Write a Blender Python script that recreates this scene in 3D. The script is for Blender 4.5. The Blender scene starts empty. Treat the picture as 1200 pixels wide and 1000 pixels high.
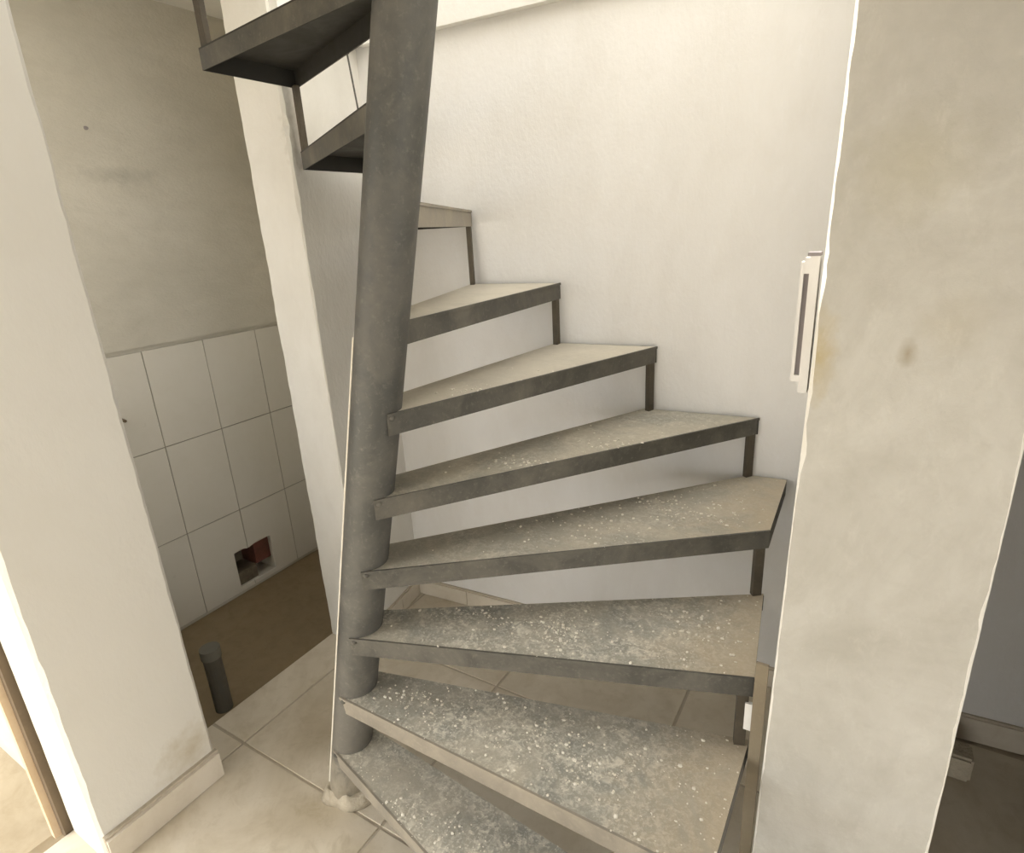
import bpy, bmesh, math, random
from mathutils import Matrix, Vector, noise
random.seed(7)
scene = bpy.context.scene
C = scene.collection

# ------------------------------------------------------------------ camera
cam_data = bpy.data.cameras.new('camera')
cam_data.sensor_width = 36.0
cam_data.lens = 700.0 / 1200.0 * 36.0
cam_data.clip_start = 0.02
cam = bpy.data.objects.new('camera', cam_data)
C.objects.link(cam)
dn = Vector((120, -2100, -700)).normalized()
up = -dn
fw = Vector((450, 260, -700)).normalized()
fw = (fw - up * fw.dot(up)).normalized()
rt = fw.cross(up)
rot = Matrix((rt, fw, up))                 # camera axes -> world axes
cam.matrix_world = Matrix.Translation((0, 0, 1.6)) @ rot.to_4x4()
scene.camera = cam

# ------------------------------------------------------------------ light
scene.view_settings.view_transform = 'Standard'
scene.view_settings.look = 'None'
scene.view_settings.exposure = 1.0
scene.view_settings.gamma = 1.0
scene.view_settings.use_curve_mapping = False
world = bpy.data.worlds.new('world')
scene.world = world
world.use_nodes = True
bg = world.node_tree.nodes['Background']
bg.inputs['Color'].default_value = (1.0, 0.978, 0.94, 1)
bg.inputs['Strength'].default_value = 2.1
sun_data = bpy.data.lights.new('sun', 'SUN')
sun_data.energy = 4.5
sun_data.angle = math.radians(1.5)
sun_data.color = (1.0, 0.95, 0.87)
sun = bpy.data.objects.new('sun', sun_data)
C.objects.link(sun)
sun.rotation_euler = Vector((0.62, -0.20, -0.74)).to_track_quat('-Z', 'Y').to_euler()

# ------------------------------------------------------------------ materials
MATS = {}
def newmat(name):
    m = bpy.data.materials.new(name)
    m.use_nodes = True
    MATS[name] = m
    nt = m.node_tree
    return m, nt, nt.nodes['Principled BSDF']

def N(nt, t, **kw):
    n = nt.nodes.new(t)
    for k, v in kw.items():
        if k in n.inputs.keys():
            n.inputs[k].default_value = v
        else:
            setattr(n, k, v)
    return n

def ramp(nt, src, stops):
    r = nt.nodes.new('ShaderNodeValToRGB')
    el = r.color_ramp.elements
    while len(el) > 1:
        el.remove(el[-1])
    el[0].position = stops[0][0]
    c = stops[0][1]
    el[0].color = (c, c, c, 1) if isinstance(c, float) else (*c, 1)
    for p, c in stops[1:]:
        e = el.new(p)
        e.color = (c, c, c, 1) if isinstance(c, float) else (*c, 1)
    nt.links.new(src, r.inputs['Fac'])
    return r.outputs['Color']

def mixc(nt, fac, a, b):
    n = nt.nodes.new('ShaderNodeMix')
    n.data_type = 'RGBA'
    fs = n.inputs[0]; A = n.inputs[6]; B = n.inputs[7]
    for sock, v in ((fs, fac), (A, a), (B, b)):
        if isinstance(v, (float, int)):
            sock.default_value = v
        elif isinstance(v, tuple):
            sock.default_value = (*v, 1)
        else:
            nt.links.new(v, sock)
    return n.outputs[2]

def coords(nt, scale=(1, 1, 1)):
    tc = nt.nodes.new('ShaderNodeTexCoord')
    mp = nt.nodes.new('ShaderNodeMapping')
    mp.inputs['Scale'].default_value = scale
    nt.links.new(tc.outputs['Object'], mp.inputs['Vector'])
    return mp.outputs['Vector']

def noise_tex(nt, vec, scale, detail=4.0, rough=0.6, dist=0.0):
    n = nt.nodes.new('ShaderNodeTexNoise')
    n.inputs['Scale'].default_value = scale
    n.inputs['Detail'].default_value = detail
    n.inputs['Roughness'].default_value = rough
    n.inputs['Distortion'].default_value = dist
    nt.links.new(vec, n.inputs['Vector'])
    return n.outputs['Fac']

def bump(nt, bsdf, h, strength, dist=0.01):
    b = nt.nodes.new('ShaderNodeBump')
    b.inputs['Strength'].default_value = strength
    b.inputs['Distance'].default_value = dist
    nt.links.new(h, b.inputs['Height'])
    nt.links.new(b.outputs['Normal'], bsdf.inputs['Normal'])

def spot(nt, centre, size, lo=0.0, hi=1.0):
    """0..1 mask of one stain or painted shade patch: an ellipsoid about centre with half axes size."""
    tc = nt.nodes.new('ShaderNodeTexCoord')
    s = nt.nodes.new('ShaderNodeVectorMath'); s.operation = 'SUBTRACT'
    s.inputs[1].default_value = centre
    nt.links.new(tc.outputs['Object'], s.inputs[0])
    d = nt.nodes.new('ShaderNodeVectorMath'); d.operation = 'DIVIDE'
    d.inputs[1].default_value = size
    nt.links.new(s.outputs[0], d.inputs[0])
    nz = nt.nodes.new('ShaderNodeTexNoise')
    nz.inputs['Scale'].default_value = 34.0
    nz.inputs['Detail'].default_value = 8.0
    nt.links.new(tc.outputs['Object'], nz.inputs['Vector'])
    l = nt.nodes.new('ShaderNodeVectorMath'); l.operation = 'LENGTH'
    nt.links.new(d.outputs[0], l.inputs[0])
    a = nt.nodes.new('ShaderNodeMath'); a.operation = 'MULTIPLY_ADD'
    nt.links.new(nz.outputs['Fac'], a.inputs[0]); a.inputs[1].default_value = 1.2
    nt.links.new(l.outputs['Value'], a.inputs[2])
    mr = nt.nodes.new('ShaderNodeMapRange')
    mr.inputs['From Min'].default_value = 0.5
    mr.inputs['From Max'].default_value = 1.6
    mr.inputs['To Min'].default_value = hi
    mr.inputs['To Max'].default_value = lo
    nt.links.new(a.outputs[0], mr.inputs['Value'])
    return mr.outputs['Result']

def plaster(name, light, dark, patch=2.2, amount=0.55, stains_shade=(), bumpy=0.35, stretch=(1, 1, 0.55), scuff=0.0):
    m, nt, b = newmat(name)
    v = coords(nt, stretch)
    n1 = noise_tex(nt, v, patch, 6.0, 0.62, 0.8)
    n2 = noise_tex(nt, v, patch * 6.0, 5.0, 0.65, 0.4)
    n3 = noise_tex(nt, v, 90.0, 3.0, 0.6)
    f1 = ramp(nt, n1, [(0.38, 0.0), (0.72, amount)])
    f2 = ramp(nt, n2, [(0.45, 0.0), (0.75, amount * 0.55)])
    c = mixc(nt, f1, light, dark)
    c = mixc(nt, f2, c, dark)
    for centre, size, col, st in stains_shade:
        c = mixc(nt, spot(nt, centre, size, 0.0, st), c, col)
    if scuff:                                  # pale rubbed flecks, longer than wide
        v2 = coords(nt, (1, 1, 0.45))
        n4 = noise_tex(nt, v2, 30.0, 8.0, 0.78, 0.4)
        c = mixc(nt, ramp(nt, n4, [(0.54, 0.0), (0.70, scuff)]), c, tuple(min(0.86, x * 1.35) for x in light))
    nt.links.new(c, b.inputs['Base Color'])
    b.inputs['Roughness'].default_value = 0.85
    h = mixc(nt, 0.35, n2, n3)
    bump(nt, b, h, bumpy, 0.012)
    return m

plaster('plaster_back', (0.80, 0.79, 0.77), (0.68, 0.655, 0.61), 1.6, 0.5, scuff=0.25)
plaster('plaster_left', (0.78, 0.76, 0.71), (0.64, 0.615, 0.55), 2.4, 0.6,
        stains_shade=[((-1.63, 1.43, 1.92), (0.05, 0.05, 0.16), (0.25, 0.22, 0.17), 0.75)])
plaster('plaster_pier', (0.76, 0.74, 0.685), (0.67, 0.64, 0.565), 1.3, 0.5, bumpy=0.12,
        stains_shade=[((-1.62, 0.66, 0.16), (0.05, 0.12, 0.09), (0.48, 0.41, 0.28), 0.8)])
plaster('plaster_pillar', (0.55, 0.535, 0.49), (0.39, 0.37, 0.32), 3.6, 0.7, bumpy=0.3, stretch=(1, 1, 0.8), scuff=0.16,
        stains_shade=[((-0.085, 1.15, 1.36), (0.035, 0.03, 0.10), (0.44, 0.36, 0.20), 0.9),
                ((0.045, 1.15, 1.37), (0.016, 0.03, 0.03), (0.30, 0.25, 0.17), 0.8),
                ((0.10, 1.15, 1.42), (0.06, 0.03, 0.06), (0.42, 0.38, 0.29), 0.5),
                ((0.02, 1.15, 1.66), (0.10, 0.03, 0.10), (0.42, 0.38, 0.25), 0.5),
                ((0.10, 1.15, 1.85), (0.22, 0.05, 0.30), (0.40, 0.385, 0.345), 0.75),  # broad grey patches: dirt, plus the pillar top's shade put into the colour
                ((0.22, 1.15, 1.55), (0.12, 0.05, 0.30), (0.42, 0.40, 0.36), 0.6)])
plaster('plaster_niche', (0.64, 0.61, 0.53), (0.50, 0.475, 0.40), 1.7, 0.7, stretch=(1, 0.8, 1.5),
        stains_shade=[((-2.46, 1.30, 1.86), (0.05, 0.16, 0.04), (0.36, 0.35, 0.30), 0.6)])
plaster('bare_edge', (0.86, 0.84, 0.78), (0.78, 0.75, 0.66), 9.0, 0.6)
plaster('plaster_plain', (0.76, 0.74, 0.69), (0.66, 0.63, 0.57), 1.2, 0.4)
plaster('plaster_dim', (0.52, 0.49, 0.41), (0.40, 0.37, 0.30), 1.2, 0.5)
plaster('ceiling_paint', (0.80, 0.785, 0.74), (0.72, 0.70, 0.65), 1.5, 0.4)
plaster('dim_ceiling_grey', (0.24, 0.23, 0.21), (0.18, 0.17, 0.15), 1.5, 0.5)  # dark tone for the unseen ceiling, chosen to dim the pillar top
plaster('mortar', (0.55, 0.49, 0.38), (0.36, 0.31, 0.23), 9.0, 0.8, bumpy=0.8, stretch=(1, 1, 1))
plaster('niche_grout', (0.30, 0.275, 0.22), (0.23, 0.21, 0.16), 9.0, 0.6, stretch=(1, 1, 1))
plaster('joint_grout', (0.56, 0.49, 0.39), (0.44, 0.385, 0.30), 9.0, 0.6, stretch=(1, 1, 1))
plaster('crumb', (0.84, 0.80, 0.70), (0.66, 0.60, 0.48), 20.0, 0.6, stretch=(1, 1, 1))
plaster('brick_red', (0.20, 0.07, 0.05), (0.09, 0.045, 0.03), 14.0, 0.8, stretch=(1, 1, 1))
plaster('dirt_dark', (0.20, 0.165, 0.12), (0.09, 0.075, 0.05), 14.0, 0.8, stretch=(1, 1, 1))

def floor_tile(name, light, dark, rough=0.45, dust=0.6):
    m, nt, b = newmat(name)
    tc = nt.nodes.new('ShaderNodeTexCoord')
    geo = nt.nodes.new('ShaderNodeNewGeometry')
    v = geo.outputs['Position']
    n1 = noise_tex(nt, v, 3.0, 6.0, 0.65, 0.6)
    n2 = noise_tex(nt, v, 16.0, 6.0, 0.7, 0.5)
    f1 = ramp(nt, n1, [(0.40, 0.0), (0.70, dust)])
    f2 = ramp(nt, n2, [(0.50, 0.0), (0.78, dust * 0.8)])
    c = mixc(nt, f1, light, dark)
    c = mixc(nt, f2, c, dark)
    if name == 'floor_ceramic':
        for ctr, rad in (((-1.25, 0.76), 0.16), ((-1.45, 0.98), 0.14), ((-1.05, 0.72), 0.10)):
            sb = nt.nodes.new('ShaderNodeVectorMath'); sb.operation = 'DISTANCE'
            nt.links.new(v, sb.inputs[0]); sb.inputs[1].default_value = (ctr[0], ctr[1], 0.0)
            ad = nt.nodes.new('ShaderNodeMath'); ad.operation = 'MULTIPLY_ADD'
            nt.links.new(n2, ad.inputs[0]); ad.inputs[1].default_value = rad * 2.2
            nt.links.new(sb.outputs['Value'], ad.inputs[2])
            c = mixc(nt, ramp(nt, ad.outputs[0], [(rad * 1.0, 0.75), (rad * 2.0, 0.0)]), c, (0.40, 0.33, 0.21))
    nt.links.new(c, b.inputs['Base Color'])
    r = ramp(nt, n2, [(0.3, rough), (0.7, min(1.0, rough + 0.35))])
    nt.links.new(r, b.inputs['Roughness'])
    bump(nt, b, n2, 0.06, 0.004)
    return m

floor_tile('floor_ceramic', (0.72, 0.65, 0.53), (0.52, 0.445, 0.32), 0.45, 0.75)
floor_tile('floor_dim', (0.34, 0.27, 0.18), (0.24, 0.18, 0.11), 0.5)
floor_tile('niche_screed', (0.23, 0.17, 0.095), (0.17, 0.125, 0.07), 0.35, 0.5)
floor_tile('outdoor_paving', (0.44, 0.37, 0.26), (0.32, 0.26, 0.17), 0.8, 0.8)
floor_tile('wall_ceramic', (0.72, 0.69, 0.62), (0.66, 0.63, 0.55), 0.25, 0.5)
floor_tile('base_ceramic', (0.68, 0.62, 0.52), (0.55, 0.48, 0.37), 0.45, 0.6)

def steel(name, base, dusty, amount, scale=7.0, rough=0.55, metal=0.25):
    m, nt, b = newmat(name)
    v = coords(nt)
    n1 = noise_tex(nt, v, scale, 6.0, 0.65, 0.5)
    n2 = noise_tex(nt, v, scale * 9, 4.0, 0.7)
    f1 = ramp(nt, n1, [(0.40, 0.0), (0.72, amount)])
    f2 = ramp(nt, n2, [(0.55, 0.0), (0.75, amount * 0.7)])
    c = mixc(nt, f1, base, dusty)
    c = mixc(nt, f2, c, dusty)
    nt.links.new(c, b.inputs['Base Color'])
    b.inputs['Metallic'].default_value = metal
    r = ramp(nt, n1, [(0.35, rough), (0.7, 0.85)])
    nt.links.new(r, b.inputs['Roughness'])
    bump(nt, b, n2, 0.08, 0.003)
    return m

def pole_steel():
    m = steel('steel_pole', (0.088, 0.088, 0.082), (0.25, 0.235, 0.205), 0.6, 8.0, 0.45, 0.35)
    nt = m.node_tree; b = nt.nodes['Principled BSDF']
    src = b.inputs['Base Color'].links[0].from_socket
    tc = nt.nodes.new('ShaderNodeTexCoord'); sp = nt.nodes.new('ShaderNodeSeparateXYZ')
    nt.links.new(tc.outputs['Object'], sp.inputs[0])
    nz = noise_tex(nt, tc.outputs['Object'], 9.0, 6.0, 0.7, 0.6)
    a = nt.nodes.new('ShaderNodeMath'); a.operation = 'MULTIPLY_ADD'
    nt.links.new(nz, a.inputs[0]); a.inputs[1].default_value = 0.5; nt.links.new(sp.outputs['Z'], a.inputs[2])
    f = ramp(nt, a.outputs[0], [(0.26, 0.85), (0.42, 0.20), (0.70, 0.05), (1.0, 0.0)])
    c = mixc(nt, f, src, (0.50, 0.45, 0.36))
    sm = noise_tex(nt, tc.outputs['Object'], 3.2, 7.0, 0.75, 1.5)
    c = mixc(nt, ramp(nt, sm, [(0.62, 0.0), (0.74, 0.35)]), c, (0.42, 0.39, 0.33))
    nt.links.new(c, b.inputs['Base Color'])
pole_steel()
steel('steel_flange', (0.085, 0.082, 0.072), (0.26, 0.24, 0.20), 0.55, 9.0)
steel('steel_flange_dusty_lit', (0.27, 0.245, 0.205), (0.44, 0.39, 0.31), 0.8, 9.0)
steel('steel_under_shade', (0.035, 0.034, 0.030), (0.055, 0.05, 0.042), 0.5, 5.0)  # darker copy of the steel: shade under the treads put into the colour
steel('steel_bar', (0.075, 0.062, 0.045), (0.20, 0.17, 0.12), 0.5, 9.0)
steel('steel_post', (0.24, 0.20, 0.14), (0.36, 0.31, 0.22), 0.5, 9.0)
steel('pipe_dark', (0.055, 0.05, 0.038), (0.09, 0.08, 0.06), 0.6, 9.0, 0.4, 0.0)
steel('pipe_rim', (0.11, 0.105, 0.085), (0.15, 0.135, 0.105), 0.6, 9.0, 0.5, 0.0)
steel('timber_trim', (0.66, 0.50, 0.32), (0.74, 0.62, 0.45), 0.6, 6.0, 0.6, 0.0)
steel('timber_dark', (0.12, 0.085, 0.05), (0.20, 0.15, 0.09), 0.6, 6.0, 0.6, 0.0)
steel('slot_dark', (0.27, 0.245, 0.25), (0.33, 0.30, 0.30), 0.6, 12.0, 0.8, 0.0)
steel('paint_white', (0.86, 0.85, 0.82), (0.74, 0.72, 0.66), 0.5, 12.0, 0.6, 0.0)

def tread_top(name, base, dust, grit, dust_amt, grit_amt):
    m, nt, b = newmat(name)
    geo = nt.nodes.new('ShaderNodeNewGeometry')
    v = geo.outputs['Position']
    n1 = noise_tex(nt, v, 4.5, 6.0, 0.65, 0.8)
    n2 = noise_tex(nt, v, 42.0, 5.0, 0.75, 0.6)
    n3 = noise_tex(nt, v, 120.0, 3.0, 0.7)
    f1 = ramp(nt, n1, [(0.36, 0.0), (0.62, dust_amt)])
    f2 = ramp(nt, n2, [(0.47, 0.0), (0.62, grit_amt)])
    f3 = ramp(nt, n3, [(0.52, 0.0), (0.64, grit_amt)])
    n4 = noise_tex(nt, v, 7.0, 5.0, 0.7, 1.2)
    patch = ramp(nt, n4, [(0.36, 0.15), (0.60, 1.0)])
    def mul(a, bb):
        q = nt.nodes.new('ShaderNodeMath'); q.operation = 'MULTIPLY'
        nt.links.new(a, q.inputs[0]); nt.links.new(bb, q.inputs[1]); return q.outputs[0]
    c = mixc(nt, f1, base, dust)
    c = mixc(nt, mul(f2, patch), c, grit)
    c = mixc(nt, mul(f3, patch), c, grit)
    sx = nt.nodes.new('ShaderNodeSeparateXYZ'); nt.links.new(v, sx.inputs[0])
    ma = nt.nodes.new('ShaderNodeMath'); ma.operation = 'MULTIPLY_ADD'
    nt.links.new(n4, ma.inputs[0]); ma.inputs[1].default_value = 0.5; nt.links.new(sx.outputs['X'], ma.inputs[2])
    sh_ = nt.nodes.new('ShaderNodeMath'); sh_.operation = 'ADD'; sh_.inputs[1].default_value = 0.5
    nt.links.new(ma.outputs[0], sh_.inputs[0])
    c = mixc(nt, ramp(nt, sh_.outputs[0], [(0.34, 0.0), (0.58, 0.8)]), c, (0.50, 0.42, 0.30))
    nt.links.new(c, b.inputs['Base Color'])
    b.inputs['Roughness'].default_value = 0.9
    bump(nt, b, mixc(nt, 0.4, n2, n3), 0.35, 0.004)
    return m

tread_top('tread_gritty', (0.31, 0.305, 0.265), (0.52, 0.475, 0.38), (0.80, 0.76, 0.65), 0.8, 0.8)
tread_top('tread_dusty', (0.34, 0.325, 0.275), (0.52, 0.47, 0.37), (0.70, 0.66, 0.56), 0.8, 0.45)
tread_top('tread_pale', (0.50, 0.46, 0.38), (0.60, 0.55, 0.45), (0.68, 0.63, 0.53), 0.8, 0.3)

# ------------------------------------------------------------------ mesh helpers
def link(o, parent=None):
    C.objects.link(o)
    if parent:
        o.parent = parent
    return o

def obj(name, verts, faces, mats, parent=None, fmat=None, smooth=False):
    me = bpy.data.meshes.new(name)
    me.from_pydata([tuple(v) for v in verts], [], faces)
    for mm in ([mats] if isinstance(mats, str) else mats):
        me.materials.append(MATS[mm])
    if fmat:
        for p, i in zip(me.polygons, fmat):
            p.material_index = i
    bm = bmesh.new(); bm.from_mesh(me)
    bmesh.ops.recalc_face_normals(bm, faces=bm.faces)
    bm.to_mesh(me); bm.free()
    if smooth:
        for p in me.polygons:
            p.use_smooth = True
    me.update()
    return link(bpy.data.objects.new(name, me), parent)

class MB:
    def __init__(s): s.v = []; s.f = []; s.m = []
    def add(s, v, f, mi=0):
        o = len(s.v); s.v += [tuple(x) for x in v]
        s.f += [tuple(i + o for i in q) for q in f]; s.m += [mi] * len(f)
        return s
    def box(s, x0, x1, y0, y1, z0, z1, mi=0):
        v = [(x, y, z) for z in (z0, z1) for y in (y0, y1) for x in (x0, x1)]
        return s.add(v, [(0, 2, 3, 1), (4, 5, 7, 6), (0, 1, 5, 4), (2, 6, 7, 3), (0, 4, 6, 2), (1, 3, 7, 5)], mi)
    def prism(s, poly, z0, z1, mi=0, top=None):
        n = len(poly)
        v = [(p[0], p[1], z0) for p in poly] + [(p[0], p[1], z1) for p in poly]
        s.add(v, [tuple(range(n - 1, -1, -1))], mi) if False else None
        o = len(s.v); s.v += v
        s.f.append(tuple(o + i for i in range(n - 1, -1, -1))); s.m.append(mi)
        s.f.append(tuple(o + n + i for i in range(n))); s.m.append(mi if top is None else top)
        for i in range(n):
            j = (i + 1) % n
            s.f.append((o + i, o + j, o + n + j, o + n + i)); s.m.append(mi)
        return s
    def tube(s, a, b, r0, r1=None, seg=16, mi=0, caps=True):
        r1 = r0 if r1 is None else r1
        a = Vector(a); b = Vector(b); d = (b - a).normalized()
        e = d.orthogonal().normalized(); g = d.cross(e)
        v = []
        for p, r in ((a, r0), (b, r1)):
            for i in range(seg):
                t = 2 * math.pi * i / seg
                v.append(p + (e * math.cos(t) + g * math.sin(t)) * r)
        f = [(i, (i + 1) % seg, seg + (i + 1) % seg, seg + i) for i in range(seg)]
        if caps:
            f += [tuple(range(seg - 1, -1, -1)), tuple(range(seg, 2 * seg))]
        return s.add(v, f, mi)
    def build(s, name, mats, parent=None, smooth=False):
        return obj(name, s.v, s.f, mats, parent, s.m, smooth)

def struct(o, label, cat=None):
    o['kind'] = 'structure'; o['label'] = label
    if cat: o['category'] = cat
    return o

def tag(o, label, cat, group=None):
    o['label'] = label; o['category'] = cat
    if group: o['group'] = group
    return o

def empty(name, loc):
    o = bpy.data.objects.new(name, None); o.location = loc
    o.empty_display_size = 0.05
    return link(o)

def rough_pier(name, quad, z0, z1, mats, ch=0.005, amp=0.002, step=0.03, seed=0, chips=(), lean=None, bare=()):
    """upright masonry block on a four-cornered footprint (counter-clockwise); its chamfered
    corners wander and chip along the height; corners listed in bare show light bare plaster"""
    n = int((z1 - z0) / step)
    v = []; f = []; fm = []
    for k in range(n + 1):
        z = z0 + (z1 - z0) * k / n
        def w(i):
            return amp * (noise.noise(Vector((seed * 7.3 + i * 5.1, z * 5.0, 0.3))) * 1.2
                          + noise.noise(Vector((seed * 3.1 + i * 9.7, z * 27.0, 1.7))) * 1.0)
        P = [Vector(p) for p in quad]
        if lean:
            for i, (dx, dy) in lean.items():
                P[i] = P[i] + Vector((dx, dy)) * z
        for i in range(4):
            q = max(0.001, ch + w(i) * 1.3)
            for (zc, hz, ci, dep) in chips:
                if ci == i and abs(z - zc) < hz:
                    q += dep * (1 - abs(z - zc) / hz) * (0.6 + 0.8 * noise.noise(Vector((z * 40, i, seed))))
            a, b, c = P[i - 1], P[i], P[(i + 1) % 4]
            u = b + (a - b).normalized() * q
            t = b + (c - b).normalized() * q
            v += [(u.x, u.y, z), (t.x, t.y, z)]
    for k in range(n):
        for i in range(8):
            j = (i + 1) % 8
            f.append((k * 8 + i, k * 8 + j, (k + 1) * 8 + j, (k + 1) * 8 + i))
            fm.append(1 if (i % 2 == 0 and i // 2 in bare) else 0)
    f.append(tuple(range(7, -1, -1))); fm.append(0)
    f.append(tuple(n * 8 + i for i in range(8))); fm.append(0)
    return obj(name, v, f, mats, None, fm)

# ------------------------------------------------------------------ the setting
XL = -1.63          # stair-side face of the left wall
XI = -1.84          # niche-side face of the left wall
XT = -2.46          # tiled back of the niche
CZ = 2.475          # ceiling
TOP = 3.35          # open top of the stairwell, set low to let in more sky
# back wall runs along a line that turns a little away from square
BA = Vector((-1.70, 1.805)); BB = Vector((0.36, 1.955))
def wy(x): return BA.y + (x - BA.x) * (BB.y - BA.y) / (BB.x - BA.x)
def back_slab(mb, xa, xb, z0, z1, off0, off1):
    return mb.prism([(xa, wy(xa) + off0), (xb, wy(xb) + off0), (xb, wy(xb) + off1), (xa, wy(xa) + off1)], z0, z1)

# floor: mortar bed with ceramic tiles as pieces
fl = MB().box(XI, 3.0, -2.6, 2.2, -0.10, -0.003).build('floor', ['joint_grout'])
struct(fl, 'floor of large beige ceramic tiles with dusty joints')
T = 0.62; G = 0.0025
for i in range(-2, 6):
    for j in range(-4, 3):
        x0 = -1.045 + (i) * T; y0 = 0.835 + j * T
        x1 = x0 + T; y1 = y0 + T
        xa, xb = max(x0 + G, XI), min(x1 - G, 3.0)
        ya, yb = max(y0 + G, -2.6), min(y1 - G, wy(-1) + 0.08)
        if xb - xa < 0.02 or yb - ya < 0.02:
            continue
        right_room = (xa + xb) / 2 > 0.25 and yb > 1.16
        b = 0.003
        v = [(xa, ya, -0.008), (xb, ya, -0.008), (xb, yb, -0.008), (xa, yb, -0.008),
             (xa + b, ya + b, 0), (xb - b, ya + b, 0), (xb - b, yb - b, 0), (xa + b, yb - b, 0)]
        f = [(4, 5, 6, 7), (0, 1, 5, 4), (1, 2, 6, 5), (2, 3, 7, 6), (3, 0, 4, 7)]
        # tiles are placed by their own origin so each one carries its own tilt
        cx, cy = (xa + xb) / 2, (ya + yb) / 2
        o = obj('tile', [(p[0] - cx, p[1] - cy, p[2]) for p in v], f, 'floor_ceramic', fl)
        o.location = (cx, cy, 0)

# niche floor
struct(MB().box(XT - 0.02, XI, 0.50, 2.05, -0.08, -0.004).build('floor_niche', ['niche_screed']),
       'damp brown screed floor of the small tiled niche')

# outdoor ground beyond the doorway
struct(MB().box(-9.0, XI - 0.06, -9.0, 0.50, -0.12, -0.02).box(XI - 0.06, 6.0, -9.0, -2.6, -0.12, -0.02).build('floor_outdoor', ['outdoor_paving']),
       'sunlit beige paving outside the doorway')

# back wall
wb = MB().box(-0.25, 4.75, 0, 0.18, -0.1, TOP).build('wall_back', ['plaster_back'])
wb.location = (BA.x, BA.y, 0); wb.rotation_euler.z = math.atan2(BB.y - BA.y, BB.x - BA.x)
struct(wb, 'white plastered wall behind the staircase')
# beam edge of the stairwell opening
mb = MB(); back_slab(mb, -1.66, -0.107, 2.225, 2.62, -0.03, 0.01)
struct(mb.build('trim_1', ['ceiling_paint']), 'white edge beam along the top of the wall behind the stairs')
struct(MB().prism([(XL - 0.02, 1.40), (XL + 0.03, 1.40), (-1.66, 1.79), (-1.72, 1.79)], 2.225, 2.62).build('trim_2', ['ceiling_paint']),
       'white edge beam above the short left wall')

# left wall: stub behind the stairs and pier by the doorway
struct(rough_pier('wall_left', [(XI, 1.39), (XL, 1.39), (-1.712, 1.90), (XI, 1.93)], -0.05, TOP, ['plaster_left', 'bare_edge'], 0.005, 0.0025, 0.03, 3,
                  chips=((1.95, 0.12, 1, 0.014), (1.72, 0.05, 1, 0.012)), bare=(1,)),
       'short plastered wall beside the niche, chipped at its upper corner')
struct(rough_pier('wall_pier', [(XI, 0.39), (XL, 0.39), (XL, 0.725), (XI, 0.725)], -0.05, CZ + 0.1, ['plaster_pier', 'bare_edge'], 0.010, 0.0025, 0.03, 5,
                  chips=((1.72, 0.05, 2, 0.008),), bare=(1,)),
       'cream plastered pier between the doorway and the niche')
# stairwell shaft above the ceiling
sh = MB()
sh.box(XI, XL, 0.74, 1.40, CZ + 0.09, TOP)
struct(sh.build('wall_shaft_left', ['plaster_plain']), 'plastered left side of the stairwell shaft')
struct(MB().box(XI, 0.2, 0.60, 0.74, CZ + 0.09, TOP).build('wall_shaft_front', ['plaster_plain']), 'unseen front side of the stairwell shaft, placed to shade the pillar top')  # unseen; moved back to keep skylight off the pillar's front
struct(MB().box(-0.107, 0.215, 0.74, 1.98, CZ + 0.09, TOP).build('wall_shaft_right', ['plaster_plain']), 'plastered right side of the stairwell shaft')

# right pillar
pil = rough_pier('wall_right', [(-0.112, 1.15), (0.212, 1.15), (0.216, 1.95), (-0.112, 1.95)], -0.05, CZ + 0.1,
                 ['plaster_pillar', 'bare_edge'], 0.0045, 0.002, 0.02, 11,
                 chips=((1.17, 0.06, 0, 0.010), (0.93, 0.03, 1, 0.008), (0.66, 0.03, 1, 0.007), (1.28, 0.05, 0, 0.006), (1.5, 0.05, 0, 0.005)),
                 lean={0: (0.0135, 0), 1: (0.004, 0)}, bare=(0, 1))
struct(pil, 'rough grey plastered pillar wall at the right of the staircase')

# niche shell
HY0, HY1, HZ0, HZ1 = 1.40, 1.60, 0.035, 0.215        # broken hole in the tiles
nb = MB()
nb.box(XT - 0.16, XT - 0.008, 0.5, HY0, -0.08, CZ)
nb.box(XT - 0.16, XT - 0.008, HY1, 2.05, -0.08, CZ)
nb.box(XT - 0.16, XT - 0.008, HY0, HY1, -0.08, HZ0)
nb.box(XT - 0.16, XT - 0.008, HY0, HY1, HZ1, CZ)
niche = struct(nb.build('wall_niche', ['plaster_niche']), 'grey plastered wall of the niche with white tiles on its lower half')
struct(MB().box(XT - 0.16, XI, 1.93, 2.05, -0.08, CZ).build('wall_niche_far', ['plaster_niche']), 'far side wall of the niche')
struct(MB().box(XT - 0.16, XI, 0.42, 0.54, -0.08, 1.0).box(XT - 0.16, XI, 0.42, 0.54, 2.30, CZ).box(XT - 0.16, XT + 0.05, 0.42, 0.54, 1.0, 2.30).build('wall_niche_near', ['plaster_niche']), 'near side wall of the niche with an unseen opening added to light it')  # unseen opening, added to bring daylight into the niche
# plaster coat above the tiles stands a little proud
o = MB().box(XT - 0.008, XT + 0.001, 0.54, 1.93, 1.235, CZ).build('plaster_coat', ['plaster_niche'], niche)
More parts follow.
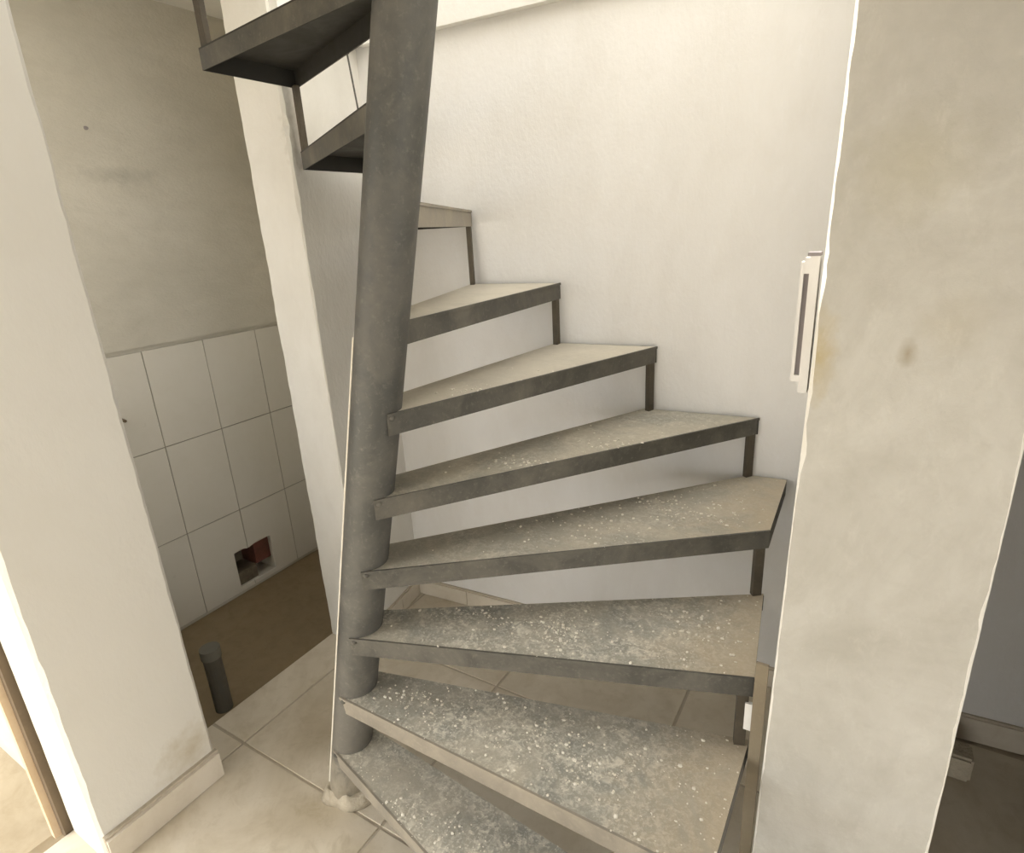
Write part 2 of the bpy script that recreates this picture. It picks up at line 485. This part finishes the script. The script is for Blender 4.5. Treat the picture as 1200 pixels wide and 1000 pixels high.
# tiles 25 x 40 cm, three rows; one of them broken around the hole
TW, TH = 0.257, 0.402
for r in range(3):
    z1 = 1.217 - r * TH; z0 = max(z1 - TH + 0.004, 0.012)
    for k in range(-3, 3):
        y0 = 1.217 + k * TW + 0.002; y1 = y0 + TW - 0.004
        y0 = max(y0, 0.545); y1 = min(y1, 1.925)
        if y1 - y0 < 0.02: continue
        t = MB()
        xa, xb = XT - 0.008, XT + random.uniform(0.0, 0.0015)
        if r == 2 and y0 < HY1 and y1 > HY0:
            a, b = max(y0, HY0), min(y1, HY1)
            # jagged outline around the missing piece
            if y0 < a: t.box(xa, xb, y0, a, z0, z1)
            if y1 > b: t.box(xa, xb, b, y1, z0, z1)
            j0, j1 = random.uniform(-0.012, 0.012), random.uniform(-0.012, 0.012)
            pts = [(a, HZ1 + j0), ((a + b) / 2, HZ1 + j1), (b, HZ1 - j0)]
            for (ya, za), (yb, zb) in zip(pts[:-1], pts[1:]):
                v = [(x, y, z) for x in (xa, xb) for (y, z) in ((ya, za), (yb, zb), (yb, z1), (ya, z1))]
                t.add(v, [(0, 1, 2, 3), (7, 6, 5, 4), (0, 4, 5, 1), (1, 5, 6, 2), (2, 6, 7, 3), (3, 7, 4, 0)])
            t.box(xa, xb, a, b, z0, HZ0)
        else:
            t.box(xa, xb, y0, y1, z0, z1)
        t.build('tile', ['wall_ceramic'], niche)
# grout behind the joints
MB().box(XT - 0.0085, XT - 0.0035, 0.545, HY0 - 0.005, 0.012, 1.217).box(XT - 0.0085, XT - 0.0035, HY1 + 0.005, 1.925, 0.012, 1.217)\
    .box(XT - 0.0085, XT - 0.0035, HY0 - 0.005, HY1 + 0.005, HZ1 + 0.02, 1.217).build('grout', ['niche_grout'], niche)
# the hole's inside: rough masonry with a red brick at its right
MB().box(XT - 0.16, XT - 0.13, HY0 - 0.01, HY1 + 0.01, HZ0 - 0.01, HZ1 + 0.01).build('hole_rubble', ['dirt_dark'], niche)
MB().box(XT - 0.15, XT - 0.02, HY1 - 0.085, HY1 - 0.002, 0.10, HZ1).build('brick', ['brick_red'], niche)
MB().box(XT - 0.15, XT - 0.02, HY0 + 0.002, HY1 - 0.09, HZ0, 0.10).build('brick', ['dirt_dark'], niche)
# nail and small mark in the niche wall
nl = MB().tube((XT - 0.004, 1.082, 0.978), (XT + 0.03, 1.082, 0.975), 0.006, 0.006, 10).build('wall_plug', ['timber_dark'])
tag(nl, 'small dark plug sticking out of the niche tiles beside the cream pier', 'wall plug')
nl = MB().tube((XT - 0.002, 1.22, 2.011), (XT + 0.012, 1.22, 2.010), 0.007, 0.005, 10).build('wall_nail', ['slot_dark'])
tag(nl, 'small grey nail in the plaster high above the niche tiles', 'nail')

# ceilings
ce = MB()
ce.box(XT - 0.16, XI, 0.42, 2.05, CZ, CZ + 0.10)
struct(ce.build('ceiling_niche', ['ceiling_paint']), 'white ceiling of the niche')
ce = MB()
ce.box(XI, 3.0, -2.6, 0.74, CZ, CZ + 0.10)
ce.box(0.216, 3.0, 0.74, 2.1, CZ, CZ + 0.10)
struct(ce.build('ceiling', ['dim_ceiling_grey']), 'unseen ceiling, darkened to dim the pillar top, around the open stairwell')  # unseen; kept dark so less light bounces onto the pillar

# room behind the camera and the dim room at the right
struct(MB().box(XI, -1.5, -2.75, -2.6, -0.1, CZ).box(1.3, 3.0, -2.75, -2.6, -0.1, CZ).box(-1.5, 1.3, -2.75, -2.6, 1.5, CZ).build('wall_front', ['plaster_plain']), 'plain plastered wall with an added light opening behind the viewer')  # unseen opening added to send low light under the treads
struct(MB().box(3.0, 3.15, -2.75, 2.2, -0.1, 0.8).box(3.0, 3.15, -2.75, 2.2, 2.1, CZ).box(3.0, 3.15, 0.8, 2.2, 0.8, 2.1).box(3.0, 3.15, -2.75, -2.2, 0.8, 2.1).build('wall_far_right', ['plaster_plain']), 'plain plastered wall with an opening added to light the left walls at the far right')  # unseen opening added to light the left wall and pier
struct(MB().box(0.46, 3.0, 1.15, 1.30, -0.1, CZ).build('wall_added_blocker', ['plaster_plain']), 'unseen wall added to keep the right room dark')  # added out of view to block light from the right room
struct(MB().box(XI, XL, -2.6, -1.6, -0.1, CZ).build('wall_left_rear', ['plaster_plain']), 'plastered wall beyond the doorway')
struct(MB().box(XI, XL, -1.6, 0.39, 1.95, CZ).build('trim_3', ['plaster_plain']), 'unseen lintel above the doorway, lowered to darken the pillar top')  # out of view; height lowered to cut light on the upper pillar

# ------------------------------------------------------------------ baseboards
def bb_run(name, label, p0, p1, nrm, h, thick, joints, mat='base_ceramic'):
    p0 = Vector(p0); p1 = Vector(p1); n = Vector(nrm).normalized()
    root = None
    L = (p1 - p0).length; d = (p1 - p0) / L
    ts = [0.0] + list(joints) + [L]
    def seg(a, b, t, z0, z1):
        q = [p0 + d * a, p0 + d * b, p0 + d * b + n * t, p0 + d * a + n * t]
        return MB().prism([(x.x, x.y) for x in q], z0, z1)
    root = seg(0, L, thick * 0.5, 0.0, h - 0.003).build(name, ['joint_grout'])
    struct(root, label)
    for a, b in zip(ts[:-1], ts[1:]):
        s = seg(a + 0.0015, b - 0.0015, thick, 0.002, h)
        s.build('tile', [mat], root)
    # dark grout bead along the top
    seg(0, L, thick * 0.55, h, h + 0.008).build('grout', ['joint_grout'], root)
    return root

bb_run('baseboard_back', 'low beige tile skirting along the wall behind the staircase',
       (-1.69, wy(-1.69)), (-0.115, wy(-0.115)), (0, -1), 0.072, 0.012, (0.26, 0.86, 1.46))
bb_run('baseboard_left', 'low beige tile skirting along the short left wall', (XL - 0.002, 1.40), (-1.694, 1.79), (0.98, 0.16), 0.072, 0.010, (0.25,))
bb_run('baseboard_pier', 'beige tile skirting along the foot of the cream pier', (XL, 0.395), (XL, 0.727), (1, 0), 0.088, 0.022, ())
bb_run('baseboard_right', 'dim tile skirting in the room beyond the pillar', (0.22, wy(0.22)), (2.9, wy(2.9)), (0, -1), 0.085, 0.012, (0.6, 1.2, 1.8))

# door frame beside the pier
dj = empty('door_frame', (XI - 0.03, 0.39, 0))
dj['kind'] = 'structure'; dj['label'] = 'pale timber door frame beside the cream pier'
def at(o, mb, name, mats):
    lx, ly, lz = o.location
    mb.v = [(a - lx, b - ly, c - lz) for a, b, c in mb.v]
    return mb.build(name, mats, o)
at(dj, MB().box(XI - 0.035, XI - 0.001, 0.372, 0.42, -0.02, 1.95), 'jamb', ['timber_dark'])
at(dj, MB().box(XI - 0.058, XI - 0.036, 0.355, 0.42, -0.02, 1.95), 'casing', ['timber_trim'])
at(dj, MB().box(XI - 0.075, XI - 0.060, 0.372, 0.42, -0.02, 1.95), 'stop', ['timber_dark'])

# ------------------------------------------------------------------ the staircase
PB = Vector((-1.216, 0.880, 0.0)); PD = Vector((0.181, 0.087, 1.0))
def pc(z): return PB + PD * z
def pr(z): return 0.0575 + 0.0028 * z
ST = empty('spiral_staircase', tuple(PB))
tag(ST, 'grey steel winder staircase with dusty folded treads around a leaning pole', 'staircase')
def part(mb, name, mats, parent=ST, smooth=False):
    """mesh given in world space, stored relative to the staircase foot"""
    mb.v = [(a - PB.x, b - PB.y, c - PB.z) for a, b, c in mb.v]
    return mb.build(name, mats, parent, smooth)

# pole
mb = MB(); seg = 40; zs = [i * 0.1 for i in range(0, 28)]
for k, z in enumerate(zs):
    c = pc(z); r = pr(z)
    mb.v += [(c.x + r * math.cos(2 * math.pi * i / seg), c.y + r * math.sin(2 * math.pi * i / seg), z) for i in range(seg)]
for k in range(len(zs) - 1):
    for i in range(seg):
        j = (i + 1) % seg
        mb.f.append((k * seg + i, k * seg + j, (k + 1) * seg + j, (k + 1) * seg + i)); mb.m.append(0)
mb.f.append(tuple(range(seg))); mb.m.append(0)
mb.f.append(tuple((len(zs) - 1) * seg + i for i in range(seg))); mb.m.append(0)
part(mb, 'pole', ['steel_pole'], smooth=True)

YB = lambda x: wy(x) - 0.008
XR, XW = -0.150, -1.612
# z of the tread top, front (nose) outer corner, extra outer corners, rear outer corner, top material
TREADS = [
    (0.200, (-0.150, 0.580), [], (-0.150, 0.870), 'tread_gritty', 'steel_flange_dusty_lit'),
    (0.400, (-0.150, 0.850), [], (-0.148, 1.225), 'tread_gritty', 'steel_flange_dusty_lit'),
    (0.600, (-0.146, 1.203), [], (-0.185, 1.552), 'tread_gritty', 'steel_flange'),
    (0.800, (-0.182, 1.545), [(-0.19, YB(-0.19))], (-0.30, YB(-0.30)), 'tread_dusty', 'steel_flange'),
    (0.995, (-0.285, YB(-0.285)), [], (-0.645, YB(-0.645)), 'tread_dusty', 'steel_flange'),
    (1.208, (-0.608, YB(-0.608)), [], (-0.960, YB(-0.960)), 'tread_pale', 'steel_flange'),
    (1.413, (-0.940, YB(-0.940)), [], (-1.285, YB(-1.285)), 'tread_pale', 'steel_flange'),
    (1.663, (-1.268, YB(-1.268)), [(-1.612, YB(-1.612))], (-1.612, 1.70), 'tread_pale', 'steel_flange_dusty_lit'),  # pale front flange: the light falling on it is put into the colour
    (1.860, (-1.612, 1.735), [], (-1.612, 1.415), 'tread_dusty', 'steel_flange'),
    (2.090, (-1.612, 1.438), [], (-1.612, 1.128), 'tread_dusty', 'steel_flange'),
    (2.300, (-1.612, 1.150), [], (-1.612, 0.820), 'tread_dusty', 'steel_flange'),
]
FH = 0.052; TK = 0.004
def side(c, q, r, sgn):
    d = Vector((q[0] - c.x, q[1] - c.y)).normalized()
    return Vector((c.x, c.y)) + Vector((d.y, -d.x)) * r * sgn

def wall_of(a, b, inward, z0, z1, t):
    a = Vector(a); b = Vector(b); n = Vector(inward) * t
    return MB().prism([(a.x, a.y), (b.x, b.y), (b.x + n.x, b.y + n.y), (a.x + n.x, a.y + n.y)], z0, z1)

info = []
for k, (z, qf, mids, qr, mt, mf) in enumerate(TREADS):
    c = pc(z); r = pr(z) * (1.02 if k < 6 else 0.78)
    pf = side(c, qf, r, 1); prr = side(c, qr, r, -1)
    df = (Vector(qf) - pf).normalized(); dr = (Vector(qr) - prr).normalized()
    poly = [tuple(pf), qf] + mids + [qr, tuple(prr)]
    info.append((z, poly, pf, prr))
    # plate, slightly dished by wear: dust face on top, steel with painted-in shade beneath
    tr = part(MB().prism(poly, z - TK, z, 1, 0), 'tread', [mt, 'steel_under_shade'])
    cen = Vector((sum(p[0] for p in poly) / len(poly), sum(p[1] for p in poly) / len(poly)))
    names = ['front_flange'] + ['end_flange'] * (len(mids) + 1) + ['rear_flange']
    for nm, a, b in zip(names, poly[:-1], poly[1:]):
        a = Vector(a); b = Vector(b)
        n = Vector((-(b - a).y, (b - a).x)).normalized()
        if n.dot(cen - a) < 0: n = -n
        wl = wall_of(a, b, n, z - FH, z - TK, 0.004); wl.m[4] = 1; wl.m[0] = 1      # inner face and lower edge: undusted, with shade put into the colour
        part(wl, nm, [mf if nm == 'front_flange' else 'steel_flange', 'steel_under_shade'], tr)
    # front nosing lip folded over the edge
    nrm = Vector((-df.y, df.x))
    if nrm.dot(cen - pf) < 0: nrm = -nrm
    a = pf - nrm * 0.003; b = Vector(qf) - nrm * 0.003
    part(wall_of(a, b, nrm, z - 0.006, z + 0.0012, 0.006), 'nosing', [mf], tr)
    # weld blob where the nose meets the pole
    wmb = MB()
    w = pf + df * 0.012
    bm = bmesh.new(); bmesh.ops.create_icosphere(bm, subdivisions=2, radius=0.007)
    wv = [(w.x + q.co.x * 1.1, w.y + q.co.y * 1.1, z - 0.010 + q.co.z) for q in bm.verts]
    wf = [tuple(x.index for x in q.verts) for q in bm.faces]; bm.free()
    wmb.add(wv, wf)
    if k < 6: part(wmb, 'weld', ['steel_flange'], tr, True)
    # upright from the nose's outer corner down to the tread below
    if k >= 2:
        zb = TREADS[k - 1][0]
        u = Vector(qf) - df * 0.020 + nrm * 0.010
        s = 0.0125
        e = df * s; g = nrm * 0.008
        q = [u - e - g, u + e - g, u + e + g, u - e + g]
        part(MB().prism([(p.x, p.y) for p in q], zb, z - FH + 0.004), 'upright', ['steel_bar'])

# support post of flat bar from the third tread to the floor
part(MB().prism([(-0.142, 1.175), (-0.116, 1.175), (-0.116, 1.183), (-0.142, 1.183)], 0.0, 0.665), 'support_post', ['steel_post'])
part(MB().box(-0.160, -0.140, 1.196, 1.206, 0.455, 0.530), 'paint_patch', ['paint_white'])
# pale strip standing in for the rim highlight on the pole's left side
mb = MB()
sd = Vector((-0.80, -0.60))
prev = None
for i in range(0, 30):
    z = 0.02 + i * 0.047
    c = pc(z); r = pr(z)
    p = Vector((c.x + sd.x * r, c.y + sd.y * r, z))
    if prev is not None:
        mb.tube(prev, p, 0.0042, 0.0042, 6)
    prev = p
part(mb, 'pole_rim_highlight', ['crumb'])

# ------------------------------------------------------------------ small things
# mortar footing around the pole's base
mb = MB(); seg = 28; rings = 5
for k in range(rings):
    t = k / (rings - 1)
    for i in range(seg):
        a = 2 * math.pi * i / seg
        rr = (0.080 - 0.020 * t) * (1 + 0.30 * noise.noise(Vector((math.cos(a) * 1.5, math.sin(a) * 1.5, 4))))
        z = 0.040 * (1 - (1 - t) ** 2) + 0.022 * noise.noise(Vector((math.cos(a) * 2, math.sin(a) * 2, t))) * t
        mb.v.append((PB.x + PD.x * z + rr * math.cos(a), PB.y + PD.y * z + rr * math.sin(a), max(z, 0.0)))
for k in range(rings - 1):
    for i in range(seg):
        j = (i + 1) % seg
        mb.f.append((k * seg + i, k * seg + j, (k + 1) * seg + j, (k + 1) * seg + i)); mb.m.append(0)
mb.f.append(tuple((rings - 1) * seg + i for i in range(seg))); mb.m.append(0)
mb.f.append(tuple(range(seg - 1, -1, -1))); mb.m.append(0)
tag(mb.build('mortar_footing', ['mortar'], None, True), 'lumpy beige mortar collar at the foot of the steel pole', 'mortar')

# pipe stub in the niche
pp = empty('pipe_stub', (-1.876, 0.905, -0.004))
tag(pp, 'dark grey pipe stub standing on the brown niche floor', 'pipe')
m1 = MB(); m1.tube((0, 0, 0), (0, 0, 0.225), 0.030, 0.030, 24); m1.build('pipe', ['pipe_dark'], pp, False)
m1 = MB(); m1.tube((0, 0, 0.225), (0, 0, 0.262), 0.034, 0.034, 24); m1.build('collar', ['pipe_rim'], pp, False)

# batten with a slot on the pillar's stair side
bt = empty('slotted_batten', (-0.112, 1.20, 1.30))
tag(bt, 'pale slotted batten on the edge of the rough pillar', 'batten')
m1 = MB()
m1.box(-0.018, -0.0125, -0.010, 0.02, 0.0, 0.215)
m1.box(-0.0035, 0.012, -0.014, 0.02, -0.02, 0.225)
m1.box(-0.0125, -0.0035, -0.010, 0.02, 0.195, 0.222)
m1.box(-0.0125, -0.0035, -0.010, 0.02, 0.0, 0.012)
m1.build('strip', ['plaster_back'], bt)
MB().box(-0.0125, -0.0035, -0.002, 0.02, 0.012, 0.195).build('slot', ['slot_dark'], bt)
MB().box(-0.008, 0.012, -0.016, 0.02, 0.225, 0.231).build('cap', ['slot_dark'], bt)

# hook with a wire at the top of the left wall
hk = empty('wall_hook', (XL, 1.66, 2.17))
tag(hk, 'small dark hook with a wire at the top of the short left wall', 'hook')
m1 = MB(); m1.tube((-0.005, 0, 0), (0.035, 0, 0.004), 0.008, 0.006, 10); m1.build('hook', ['timber_dark'], hk)
m1 = MB(); m1.tube((0.03, 0, 0.0), (0.034, 0.02, -0.20), 0.003, 0.003, 8); m1.build('wire', ['steel_flange'], hk)

# block in the dim room
bm = bmesh.new(); bmesh.ops.create_cube(bm, size=1)
bmesh.ops.scale(bm, vec=(0.075, 0.075, 0.085), verts=bm.verts)
bmesh.ops.bevel(bm, geom=bm.edges[:], offset=0.008, segments=2, affect='EDGES')
for v in bm.verts:
    v.co += Vector((noise.noise(v.co * 30), noise.noise(v.co * 30 + Vector((5, 0, 0))), 0)) * 0.006
    v.co.z += 0.0425
me = bpy.data.meshes.new('rubble_block'); bm.to_mesh(me); bm.free()
me.materials.append(MATS['mortar'])
o = link(bpy.data.objects.new('rubble_block', me)); o.location = (0.345, 1.80, 0.0)
tag(o, 'small brownish masonry block on the floor behind the pillar', 'block')

# plaster crumbs scattered on the lower treads and the floor: nobody could count them
def inside(p, poly):
    s = False; n = len(poly)
    for i in range(n):
        a, b = poly[i], poly[(i + 1) % n]
        if (a[1] > p[1]) != (b[1] > p[1]) and p[0] < (b[0] - a[0]) * (p[1] - a[1]) / (b[1] - a[1]) + a[0]:
            s = not s
    return s
bm = bmesh.new(); bmesh.ops.create_icosphere(bm, subdivisions=1, radius=1.0)
ico_v = [q.co.copy() for q in bm.verts]; ico_f = [tuple(x.index for x in q.verts) for q in bm.faces]; bm.free()
def crumb(mb, x, y, z, s):
    sx, sy, sz = s * random.uniform(.7, 1.4), s * random.uniform(.7, 1.4), s * random.uniform(.35, .8)
    mb.add([(x + q.x * sx * random.uniform(.8, 1.2), y + q.y * sy * random.uniform(.8, 1.2), z + sz * 0.7 + q.z * sz) for q in ico_v], ico_f)
mb = MB()
for k, cnt in ((0, 120), (1, 160), (2, 130), (3, 50), (4, 30), (5, 12)):
    z, poly, pf, prr = info[k]
    xs = [p[0] for p in poly]; ys = [p[1] for p in poly]
    n = 0
    while n < cnt:
        p = (random.uniform(min(xs), max(xs)), random.uniform(min(ys), max(ys)))
        if not inside(p, poly): continue
        n += 1
        crumb(mb, p[0], p[1], z, random.choice((0.0012, 0.0015, 0.002, 0.002, 0.003, 0.004)) * (1.3 if random.random() < 0.06 else 1))
# denser spills on the third, fourth, fifth and second treads
for k, cx, cy, sx, sy, cnt in ((2, -0.62, 1.16, 0.05, 0.035, 110), (2, -0.80, 1.12, 0.03, 0.02, 40), (2, -0.30, 1.33, 0.05, 0.05, 60),
                               (3, -0.42, 1.58, 0.10, 0.05, 130), (3, -0.62, 1.36, 0.09, 0.05, 70), (4, -0.62, 1.48, 0.05, 0.04, 50),
                               (4, -0.78, 1.29, 0.05, 0.03, 40), (1, -0.95, 0.93, 0.10, 0.03, 90), (1, -0.55, 0.98, 0.16, 0.06, 140),
                               (0, -0.85, 0.80, 0.12, 0.03, 90), (5, -0.86, 1.20, 0.04, 0.03, 30)):
    z, poly, pf, prr = info[k]
    for i in range(cnt):
        p = (random.gauss(cx, sx), random.gauss(cy, sy))
        if inside(p, poly):
            crumb(mb, p[0], p[1], z, random.choice((0.0010, 0.0014, 0.0018, 0.0022, 0.003, 0.0045)))
o = mb.build('plaster_crumbs', ['crumb'])
o['kind'] = 'stuff'
tag(o, 'loose white plaster crumbs scattered over the lower steel treads', 'rubble')
